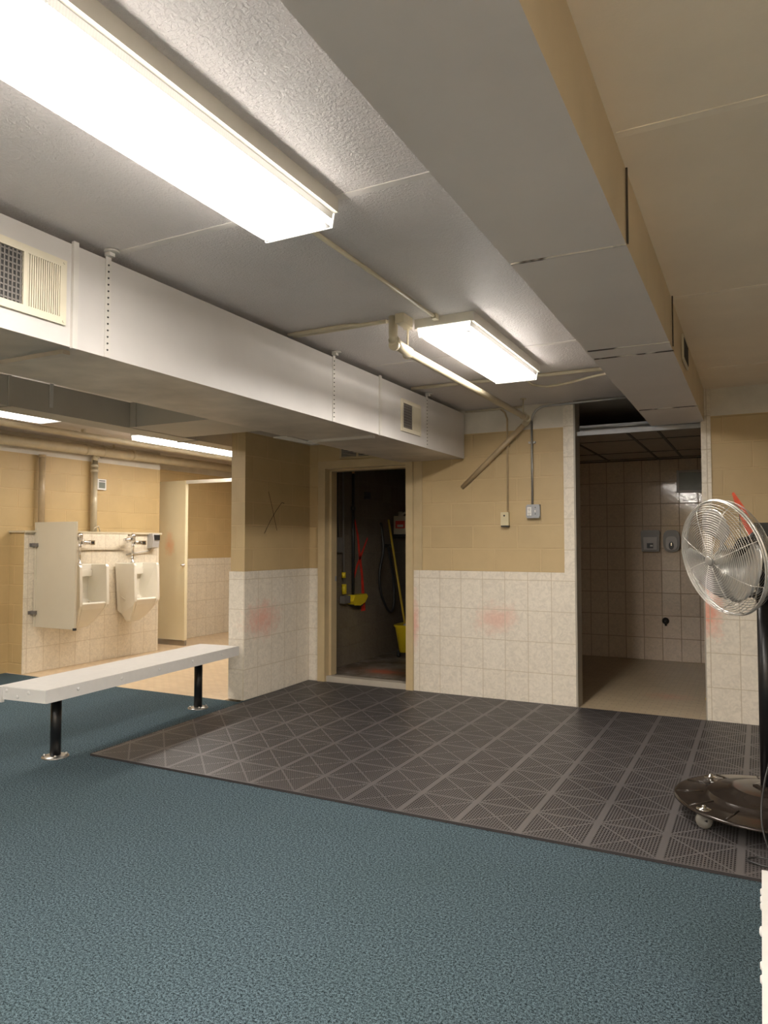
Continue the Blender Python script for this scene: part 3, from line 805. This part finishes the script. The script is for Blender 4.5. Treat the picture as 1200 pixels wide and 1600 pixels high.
# privacy screen
ps = thing('urinal_screen', 'pale flat privacy screen standing out left of the urinals', 'privacy screen', (-6.82, 5.18, .48))
m = MB(); m.box(.025, .615, -.012, .012, 0, 1.10); m.bevel(.002); part('panel', m, 'screen_panel', ps)
m = MB(); m.box(.0, .025, -.02, .012, 0.0, 1.10); part('wall_strip', m, 'screen_panel', ps)
for z in (.15, .86):
    m = MB(); m.box(-.02, .05, -.045, -.012, z - .02, z + .02); m.box(-.01, -.002, -.075, .04, z - .018, z + .018); m.bevel(.004); part('bracket', m, 'soap_grey', ps)
m = MB(); m.box(.595, .62, -.014, .014, -.01, .015); part('corner_guard', m, 'black_plastic', ps)

# stall partition
st = thing('stall_partition', 'tall cream toilet stall panel with a headrail, right of the urinals', 'partition', (-7.07, 7.45, 0))
m = MB(); m.box(-7.325, -6.82, 7.435, 7.465, .07, 2.20); m.bevel(.003); part('panel', m, 'cream_panel', st, True)
m = MB(); m.box(-6.845, -6.815, 7.425, 7.475, .07, 2.20); part('edge_strip', m, 'cream_panel', st, True)
m = MB(); m.box(-7.33, -6.815, 7.428, 7.472, 0, .072); part('floor_shoe', m, 'steel', st, True)
m = MB(); m.box(-6.815, -4.165, 7.43, 7.47, 2.155, 2.20); m.bevel(.004); part('headrail', m, 'white_fixture', st, True)
for z in (1.78, 2.16):
    m = MB(); m.box(-7.34, -7.29, 7.41, 7.435, z, z + .04); part('bracket', m, 'soap_grey', st, True)
m = MB(); m.lathe([(.012, 0), (.012, .04), (.02, .045), (.02, .055)], 14, (-6.83, 7.37, 1.07), 'y'); part('latch_knob', m, 'chrome', st, True)

# ------------------------------------------------------------ benches
def make_bench(label, loc, rot, L, W, legs):
    b = thing('locker_bench', label, 'bench', loc, rot, None)
    m = MB(); m.box(-W / 2, W / 2, 0, L, .40, .48); m.bevel(.006); part('seat', m, 'bench_top', b)
    for s, y in ((-1, 0), (1, L)):
        m = MB(); m.box(-W / 2 + .015, W / 2 - .0, y - .010 if s < 0 else y, y if s < 0 else y + .010, .402, .478); m.bevel(.003)
        e = part('end_plate', m, 'bench_end', b)
        for (px, pz) in ((-.12, .455), (.06, .455), (-.03, .425)):
            q = MB(); q.lathe([(.012, 0), (.010, .004), (.004, .006)], 14, (px, y + s * .010, pz), 'y') if s > 0 else q.lathe([(.004, -.006), (.010, -.004), (.012, 0)], 14, (px, y - .010, pz), 'y')
            part('bolt', q, 'bench_end', e)
    m = MB(); m.box(-W / 2 - .004, -W / 2 + .045, -.022, -.0, .385, .480); m.bevel(.004); part('corner_cap', m, 'bench_end', b)
    n = 5 if L > 1.6 else 3
    for s in (-1, 1):
        for k in range(n):
            y = L * (.12 + .76 * k / (n - 1))
            q = MB(); q.lathe([(.012, 0), (.010, .004), (.004, .006)] if s > 0 else [(.004, -.006), (.010, -.004), (.012, 0)], 12, (s * W / 2, y, .445), 'x'); part('bolt', q, 'bench_end', b)
    for y in legs:
        m = MB(); m.tube([(0, y, .01), (0, y, .385)], .033, 20); m.box(-.13, .13, y - .03, y + .03, .385, .40); lg = part('leg', m, 'black_metal', b)
        m = MB(); m.lathe([(.082, 0), (.082, .006), (.05, .010), (.04, .014)], 28, (0, y, 0)); part('floor_flange', m, 'steel', lg)
        for k in range(4):
            a = PI / 4 + k * PI / 2; q = MB(); q.lathe([(.009, 0), (.009, .014), (.004, .018)], 8, (.064 * math.cos(a), y + .064 * math.sin(a), .006)); part('floor_bolt', q, 'steel', lg)
    return b
make_bench('long white bench on two black posts, standing on the carpet left of the mat', (-3.985, 2.955, 0), math.radians(5.2), 2.03, .39, (.26, 1.74))
make_bench('white bench corner entering at the lower right, near the fan cord', (.18, -.05, 0), 0, 2.28, .39, (.35, 1.9))
nb = [o for o in bpy.data.objects if o.name.startswith('locker_bench')][-1]
for y in (2.20, 2.155, 2.115, 1.83, 1.775):
    q = MB(); q.lathe([(.009, 0), (.009, .007), (.006, .010)], 12, (0, 0, 0), 'x'); q.xf(Matrix.Translation((-.189, y, .455)) @ Matrix.Rotation(PI, 4, 'Z')); part('bolt', q, 'bench_end', nb)

# ------------------------------------------------------------ rubber mat
mt = thing('floor_mat', 'dark grey perforated rubber drainage mat in front of closet and shower', 'mat', (-1.5, 4.7, 0))
m = MB(); outline = [(-3.83, 3.335), (1.55, 3.335), (1.55, 6.10), (-3.985, 6.10)]
bmv = [m.bm.verts.new((x, y, .012)) for x, y in outline]; m.bm.faces.new(bmv)
part('perforated_top', m, 'mat_top', mt, True)
m = MB(); m.prism([(x, y) for x, y in outline], .001, .006, 'z')
for a, b in zip(outline, outline[1:] + outline[:1]):
    a = Vector(a); b = Vector(b); d = (b - a).normalized(); nn = Vector((d.y, -d.x)) * .004
    m.prism([tuple(a), tuple(b), tuple(b + nn), tuple(a + nn)], .001, .0125, 'z')
part('underside', m, 'mat_under', mt, True)

# ------------------------------------------------------------ pedestal fan
FX, FY = 0.0, 4.06
fan = thing('pedestal_fan', 'large pedestal fan with a chrome wire cage on a round dark base', 'fan', (FX, FY, 0))
zb = .022
m = MB()
m.lathe([(.30, .098), (.405, .090), (.414, .086), (.420, .091), (.416, .099), (.402, .102), (.33, .108), (.275, .114), (.262, .128), (.25, .132), (.17, .146), (.158, .158), (.145, .160), (.07, .166), (.06, .166), (.02, .166)], 72)
part('base', m, 'fan_base', fan)
bs = [o for o in bpy.data.objects if o.name.startswith('base')][-1]
for k in range(12):
    a = 2 * PI * k / 12 + .1; q = MB(); q.tube([(.28 * math.cos(a), .28 * math.sin(a), .113), (.405 * math.cos(a), .405 * math.sin(a), .101)], .005, 8); part('rib', q, 'fan_base', bs)
for k in range(4):
    a = PI / 4 + k * PI / 2; cx, cy = .372 * math.cos(a), .372 * math.sin(a)
    q = MB(); q.lathe([(.036, 0), (.033, .003), (.012, .005), (.010, .015), (.004, .018)], 20, (cx, cy, .103)); cn = part('cap_nut', q, 'chrome', fan)
    sx = 1.0
    q = MB(); q.lathe([(.012, -.014), (.036, -.014), (.038, 0), (.036, .014), (.012, .014)], 24, (0, 0, 0), 'x'); q.xf(Matrix.Translation((cx * sx, cy * sx, .051)) @ Matrix.Rotation(.65 + k * .5 + (0 if k == 2 else .4), 4, 'Z')); cs = part('caster', q, 'rubber', fan)
    q = MB(); q.lathe([(.014, -.016), (.014, .016)], 16, (cx * sx, cy * sx, .051), 'x'); q.box(cx * sx - .018, cx * sx + .018, cy * sx - .012, cy * sx + .012, .089, .10); part('caster_fork', q, 'black_metal', cs)
m = MB(); m.tube([(0.01, 0, .16), (0.01, 0, 1.14)], .034, 24); part('pole', m, 'black_metal', fan)
m = MB(); m.lathe([(.058, .164), (.058, .172), (.04, .176)], 6, (0.0, 0, 0), smooth=False); fl = part('pole_flange', m, 'fan_base', fan)
m = MB(); m.lathe([(.036, 1.08), (.05, 1.082), (.05, 1.112), (.036, 1.115)], 24, (.01, 0, 0)); m.box(-.06, -.03, -.012, .012, 1.085, 1.11); part('height_collar', m, 'black_metal', fan)
m = MB(); m.tube([(.01, 0, 1.1), (.01, 0, 1.44)], .020, 16); part('upper_pole', m, 'black_metal', fan)
# head: built facing +Z, then turned toward the left of the viewer and tipped downward
R = .283
AZ = math.radians(50.3); TILT = math.radians(11.4)
nvec = Vector((-math.sin(AZ) * math.cos(TILT), -math.cos(AZ) * math.cos(TILT), -math.sin(TILT)))
side = Vector((0, 0, 1)).cross(nvec).normalized(); upv = nvec.cross(side).normalized()
HC = Vector((-.157, -.14, 1.285))
HM = Matrix.Translation(HC) @ Matrix((side.to_4d(), upv.to_4d(), nvec.to_4d(), (0, 0, 0, 1))).transposed()
HM[3][0] = HM[3][1] = HM[3][2] = 0; HM[3][3] = 1
HM = Matrix(((side.x, upv.x, nvec.x, HC.x), (side.y, upv.y, nvec.y, HC.y), (side.z, upv.z, nvec.z, HC.z), (0, 0, 0, 1)))
def dome(r, depth): return depth * math.sqrt(max(0, 1 - (r / R) ** 2.6))
for nm, sg, depth, n, wire in (('front_guard', 1, .068, 23, .0015), ('rear_guard', -1, .085, 23, .0014)):
    m = MB()
    for k in range(n):
        r = .030 + (R - .030) * (k + 0.0) / n
        z = sg * (.018 + dome(r, depth))
        m.tube([(r * math.cos(a), r * math.sin(a), z) for a in [2 * PI * j / 56 for j in range(56)]], wire, 4, closed=True)
    for j in range(8 if sg > 0 else 10):
        a0 = 2 * PI * j / (8 if sg > 0 else 10) + .2
        pts = []
        for q in range(9):
            r = .03 + (R - .03) * q / 8; a = a0 + .25 * sg * (q / 8) * (0.4 if sg > 0 else 1)
            pts.append((r * math.cos(a), r * math.sin(a), sg * (.018 + dome(r, depth)) - sg * .0015))
        m.tube(pts, .0019, 5)
    m.xf(HM); g = part(nm, m, 'fan_silver' if sg > 0 else 'steel', fan)
m = MB(); m.tube([(R * math.cos(a), R * math.sin(a), .0) for a in [2 * PI * j / 72 for j in range(72)]], .0065, 8, closed=True)
m.tube([(R * math.cos(a), R * math.sin(a), .014) for a in [2 * PI * j / 72 for j in range(72)]], .004, 6, closed=True)
m.xf(HM); part('guard_rim', m, 'fan_silver', fan)
m = MB(); m.lathe([(.024, .084), (.024, .091), (.020, .093), (.004, .094)], 32); m.xf(HM); part('guard_badge', m, 'fan_blade', fan)
m = MB(); m.lathe([(.035, -.05), (.038, .02), (.03, .04), (.01, .045)], 28); m.xf(HM); hb = part('hub', m, 'fan_blade', fan)
for k in range(3):
    m = MB(); a0 = math.radians(80 + 120 * k); NR, NA = 10, 9; grid = {}
    for i in range(NR):
        f = i / (NR - 1); r = .03 + .215 * f
        half = math.radians(31 + 18 * math.sin(f * PI * .62)) * (1 if f < .85 else 1 - (f - .85) * 1.6)
        for j in range(NA):
            g = j / (NA - 1) * 2 - 1
            rr = r * (1 - .05 * g * g * f); a = a0 + g * half + .25 * f
            z = .012 - g * (.05 - .012 * f) * 1.0
            for s in (0, 1): grid[i, j, s] = m.bm.verts.new((rr * math.cos(a), rr * math.sin(a), z + s * .002))
    for i in range(NR - 1):
        for j in range(NA - 1):
            for s in (0, 1):
                f = m.bm.faces.new([grid[i, j, s], grid[i + 1, j, s], grid[i + 1, j + 1, s], grid[i, j + 1, s]]); f.smooth = True
    for i in range(NR - 1):
        for j in (0, NA - 1): m.bm.faces.new([grid[i, j, 0], grid[i + 1, j, 0], grid[i + 1, j, 1], grid[i, j, 1]])
    for j in range(NA - 1):
        for i in (0, NR - 1): m.bm.faces.new([grid[i, j, 0], grid[i, j + 1, 0], grid[i, j + 1, 1], grid[i, j, 1]])
    m.xf(HM); part('blade', m, 'fan_blade', fan)
m = MB(); m.lathe([(.05, -.105), (.07, -.11), (.075, -.12), (.075, -.17), (.06, -.19), (.03, -.20)], 32); m.xf(HM); part('motor', m, 'black_metal', fan)
m = MB(); m.box(-.02, .06, -.05, .03, 1.30, 1.44); m.tube([(.01, 0, 1.42), HM @ Vector((0, .05, -.15))], .022, 12); m.tube([(.01, -.0, 1.33), HM @ Vector((0, 0, -.15))], .026, 12); m.bevel(.004); part('bracket', m, 'black_metal', fan)
m = MB(); m.box(-.045, .10, -.03, .03, 1.435, 1.455); part('top_bar', m, 'black_metal', fan)
m = MB()
cord = [(.03, -.05, 1.30), (.05, -.09, 1.0), (.045, -.10, .6), (.02, -.12, .35), (-.005, -.20, .25), (-.02, -.34, .17), (-.015, -.43, .10), (.01, -.46, .03), (.05, -.5, .022)]
def smooth_pts(P, n=6):
    P = [Vector(p) for p in P]; out = []
    for i in range(len(P) - 1):
        p0, p1, p2, p3 = P[max(i - 1, 0)], P[i], P[i + 1], P[min(i + 2, len(P) - 1)]
        for k in range(n):
            t_ = k / n
            out.append(.5 * ((2 * p1) + (p2 - p0) * t_ + (2 * p0 - 5 * p1 + 4 * p2 - p3) * t_ ** 2 + (3 * p1 - p0 - 3 * p2 + p3) * t_ ** 3))
    return out + [P[-1]]
cord += [(.12, -.58, .022), (.05, -.62, .022), (-.05, -.60, .022), (-.075, -.565, .022), (-.03, -.54, .026), (.06, -.57, .03), (.1, -.60, .03), (.2, -.56, .022), (.5, -.5, .022)]
m.tube(smooth_pts(cord), .0042, 8); part('power_cord', m, 'black_plastic', fan)

# ------------------------------------------------------------ shower room fittings
def dispenser(label, x, kind):
    d = thing('shower_dispenser', label, 'dispenser', (x, 9.04, 1.35), 0, None)
    if kind == 0:
        m = MB(); m.prism([(-.095, -.09), (.095, -.09), (.105, .14), (.09, .16), (-.09, .16), (-.105, .14)], -.09, 0, 'y'); m.bevel(.016); part('body', m, 'soap_grey', d)
        m = MB(); m.prism([(-.07, -.065), (.07, -.065), (.075, .08), (-.075, .08)], -.10, -.085, 'y'); m.bevel(.006); part('front_cover', m, 'soap_light', d)
        m = MB(); m.box(-.035, .035, -.104, -.099, -.05, .01); part('nozzle_window', m, 'black_plastic', d)
        m = MB(); m.box(.0, .03, -.106, -.103, -.03, -.01); part('label_plate', m, 'white_plastic', d)
    else:
        m = MB()
        P = [(.09 * math.copysign(abs(math.cos(a)) ** .6, math.cos(a)), .035 + .125 * math.copysign(abs(math.sin(a)) ** .7, math.sin(a))) for a in [2 * PI * k / 28 for k in range(28)]]
        m.prism(P, -.08, 0, 'y'); m.bevel(.014); part('body', m, 'soap_grey', d)
        m = MB(); m.prism([(p[0] * .68, .01 + (p[1] - .035) * .62) for p in P], -.092, -.075, 'y'); m.bevel(.006); part('front_cover', m, 'soap_light', d)
        m = MB(); m.prism([(.028 * math.cos(a), -.02 + .045 * math.sin(a)) for a in [2 * PI * k / 20 for k in range(20)]], -.097, -.09, 'y'); part('push_lever', m, 'black_plastic', d)
        m = MB(); m.box(-.004, .004, -.1, -.096, -.02, .015); part('lever_highlight_strip', m, 'chrome', d)
    return d
dispenser('squarish grey dispenser on the shower wall, left of the rounded one', -1.14, 0)
dispenser('rounded grey dispenser on the shower wall, under the framed panel', -.91, 1)
ap = thing('access_panel', 'framed square recess high on the shower wall near the right jamb', 'panel', (-.70, 9.04, 1.94))
m = MB(); a = .15
for b_ in ((-a, a, -.015, 0, 0, .025), (-a, a, -.015, 0, .235, .26), (-a, -a + .025, -.015, 0, .025, .235), (a - .025, a, -.015, 0, .025, .235)): m.box(*b_)
part('frame', m, 'soap_light', ap)
m = MB(); m.box(-a + .025, a - .025, -.004, -.001, .025, .235); part('grille', m, 'lcd', ap)
sv = thing('shower_valve', 'small black valve knob low on the shower back wall', 'valve', (-.995, 9.04, .46))
m = MB(); m.lathe([(.04, 0), (.036, -.012), (.016, -.016), (.016, -.05), (.028, -.055), (.026, -.075), (.006, -.08)], 20, (0, 0, 0), 'y'); part('knob', m, 'black_plastic', sv)
m = MB(); m.tube([(0, -.05, 0), (.01, -.06, -.05)], .012, 10); part('handle', m, 'black_plastic', sv)
m = MB(); m.lathe([(.025, 0), (.03, .02), (.02, .045), (.005, .05)], 14, (-.42, 6.9, 0)); tag(part('small_bottle', m, 'yellow'), 'tiny yellow object on the shower floor by the right jamb', 'bottle')

# ------------------------------------------------------------ closet contents
XW = -3.98
br = thing('push_broom', 'black-handled squeegee with a yellow head hanging on the closet wall', 'squeegee', (XW + .03, 6.92, .70))
m = MB(); m.tube([(0, 0, .10), (0, 0, 1.42)], .016, 12); part('handle', m, 'black_plastic', br)
m = MB(); m.tube([(0, 0, 1.42), (0, 0, 1.50)], [.016, .009], 12); part('handle_tip', m, 'wood', br)
m = MB(); m.tube([(0, 0, 1.02), (0, 0, 1.06)], .028, 12); part('grip_clip', m, 'black_plastic', br)
m = MB(); m.prism([(-.10, .035), (-.06, -.01), (.06, -.02), (.17, .01), (.23, .07), (.20, .10), (-.06, .10)], -.025, .06, 'x'); m.bevel(.008); part('head', m, 'yellow', br)
m = MB(); m.prism([(-.08, .0), (.0, -.035), (.12, -.03), (.16, -.01), (.06, -.022), (-.06, -.012)], -.02, .05, 'x'); part('bristles', m, 'black_plastic', br)
sq = thing('flat_mop', 'thin-handled mop with a yellow grip hanging left of the black handle', 'mop', (XW + .03, 6.72, .72))
m = MB(); m.tube([(0, .0, .23), (0, -.02, 1.44)], .010, 10); part('handle', m, 'soap_grey', sq)
m = MB(); m.tube([(0, .01, .10), (0, .005, .20)], .026, 12); part('lower_grip', m, 'yellow', sq)
m = MB(); m.tube([(0, .0, .27), (0, -.002, .33)], .022, 12); part('upper_grip', m, 'yellow', sq)
m = MB(); m.box(-.02, .04, -.05, .07, .0, .08); m.bevel(.012); part('head', m, 'soap_grey', sq)
m = MB(); m.tube([(XW + .02, 6.60, 2.15), (XW + .02, 6.60, 1.62), (XW + .02, 6.62, 1.42)], .008, 8)
hc = tag(part('hanging_cable', m, 'black_plastic'), 'black cable hanging at the closet left edge down to a grey clip', 'cable')
m = MB(); m.box(XW, XW + .05, 6.57, 6.67, 1.26, 1.42); m.bevel(.01); tag(part('wall_clip', m, 'soap_grey'), 'small grey clip box on closet wall under the hanging cable', 'clip')
m = MB(); m.box(XW, XW + .03, 7.22, 7.32, 1.86, 1.94); m.bevel(.006); tag(part('wall_bracket', m, 'black_plastic'), 'small black bracket on closet wall right of the black handle', 'bracket')
m = MB(); m.tube(smooth_pts([(XW + .04, 7.55, 1.60), (XW + .07, 7.56, 1.3), (XW + .05, 7.50, 1.0), (XW + .05, 7.56, .75), (XW + .06, 7.72, .56), (XW + .06, 7.84, .60), (XW + .06, 7.85, .9), (XW + .06, 7.75, 1.2), (XW + .05, 7.72, 1.32)]), .016, 10)
m.tube([(XW + .05, 7.6, 1.33), (XW + .05, 7.8, 1.33)], .022, 10)
tag(part('rubber_hose', m, 'black_plastic'), 'black rubber hose looped on the closet wall beside the jug', 'hose')
jg = thing('plastic_jug', 'translucent jug with a red label high in the closet', 'jug', (-3.86, 8.0, 1.47))
m = MB(); m.box(-.10, .10, -.07, .07, 0, .22); m.bevel(.03, 3); m.lathe([(.03, .21), (.03, .27), (.02, .275)], 14, (-.04, 0, 0)); part('body', m, 'jug', jg)
m = MB(); m.tube(arc((.04, 0, .20), .065, 0, PI, (1, 0, 0), (0, 0, 1), 8), .014, 8); part('handle', m, 'jug', jg)
m = MB(); m.box(-.075, .05, -.073, -.0705, .07, .16); lb = part('label_band', m, 'red_label', jg)
m = MB(); m.box(-.05, .03, -.0745, -.073, .085, .115); part('label_patch', m, 'paper', lb)
m = MB(); m.box(-3.99, -3.70, 7.88, 8.2, 1.44, 1.465); tag(part('wall_shelf', m, 'black_metal'), 'small dark shelf holding the jug in the closet', 'shelf')
bk = thing('mop_bucket', 'yellow mop bucket with a wringer on casters at the closet doorway edge', 'bucket', (-3.60, 7.72, .05))
m = MB()
def ring(sx, sy, z): return [m.bm.verts.new((sx * math.copysign(abs(math.cos(a)) ** .5, math.cos(a)), sy * math.copysign(abs(math.sin(a)) ** .5, math.sin(a)), z)) for a in [2 * PI * k / 28 for k in range(28)]]
rs = [ring(.13, .17, .06), ring(.17, .22, .34), ring(.185, .235, .36), ring(.185, .235, .375), ring(.165, .215, .375), ring(.12, .16, .08)]
for A, B in zip(rs, rs[1:]):
    for k in range(28): m.bm.faces.new((A[k], A[(k + 1) % 28], B[(k + 1) % 28], B[k])).smooth = True
m.bm.faces.new(rs[0]); m.bm.faces.new(rs[-1])
part('tub', m, 'yellow', bk)
m = MB(); m.box(-.02, .12, -.10, .10, .34, .56); m.bevel(.015); wr = part('wringer', m, 'yellow', bk)
m = MB()
for k in range(6): m.box(-.03, -.018, -.08 + k * .028, -.065 + k * .028, .36, .54)
part('wringer_bars', m, 'yellow', wr)
for sx in (-1, 1):
    for sy in (-1, 1):
        m = MB(); m.lathe([(.012, -.012), (.03, -.012), (.03, .012), (.012, .012)], 16, (sx * .12, sy * .14, .03), 'x'); m.box(sx * .12 - .016, sx * .12 + .016, sy * .14 - .014, sy * .14 + .014, .045, .075); part('caster', m, 'black_plastic', bk)
m = MB(); m.box(-3.78, -3.40, 8.1, 8.12, .50, .84); m.box(-3.80, -3.40, 8.08, 8.33, .40, .42); tag(part('paper_sheet', m, 'paper'), 'pale sheet standing behind the mop bucket', 'sheet')
mh = thing('string_mop', 'yellow mop leaning in the bucket with its handle up to the wall', 'mop', (-3.68, 7.66, .14))
m = MB(); m.tube([(0, 0, .28), (-.265, .10, 1.50)], .013, 10); part('handle', m, 'yellow_handle', mh)
m = MB(); m.lathe([(.045, 0), (.06, .1), (.05, .22), (.02, .29)], 16, (0.01, 0, 0)); part('mop_head', m, 'paper', mh)
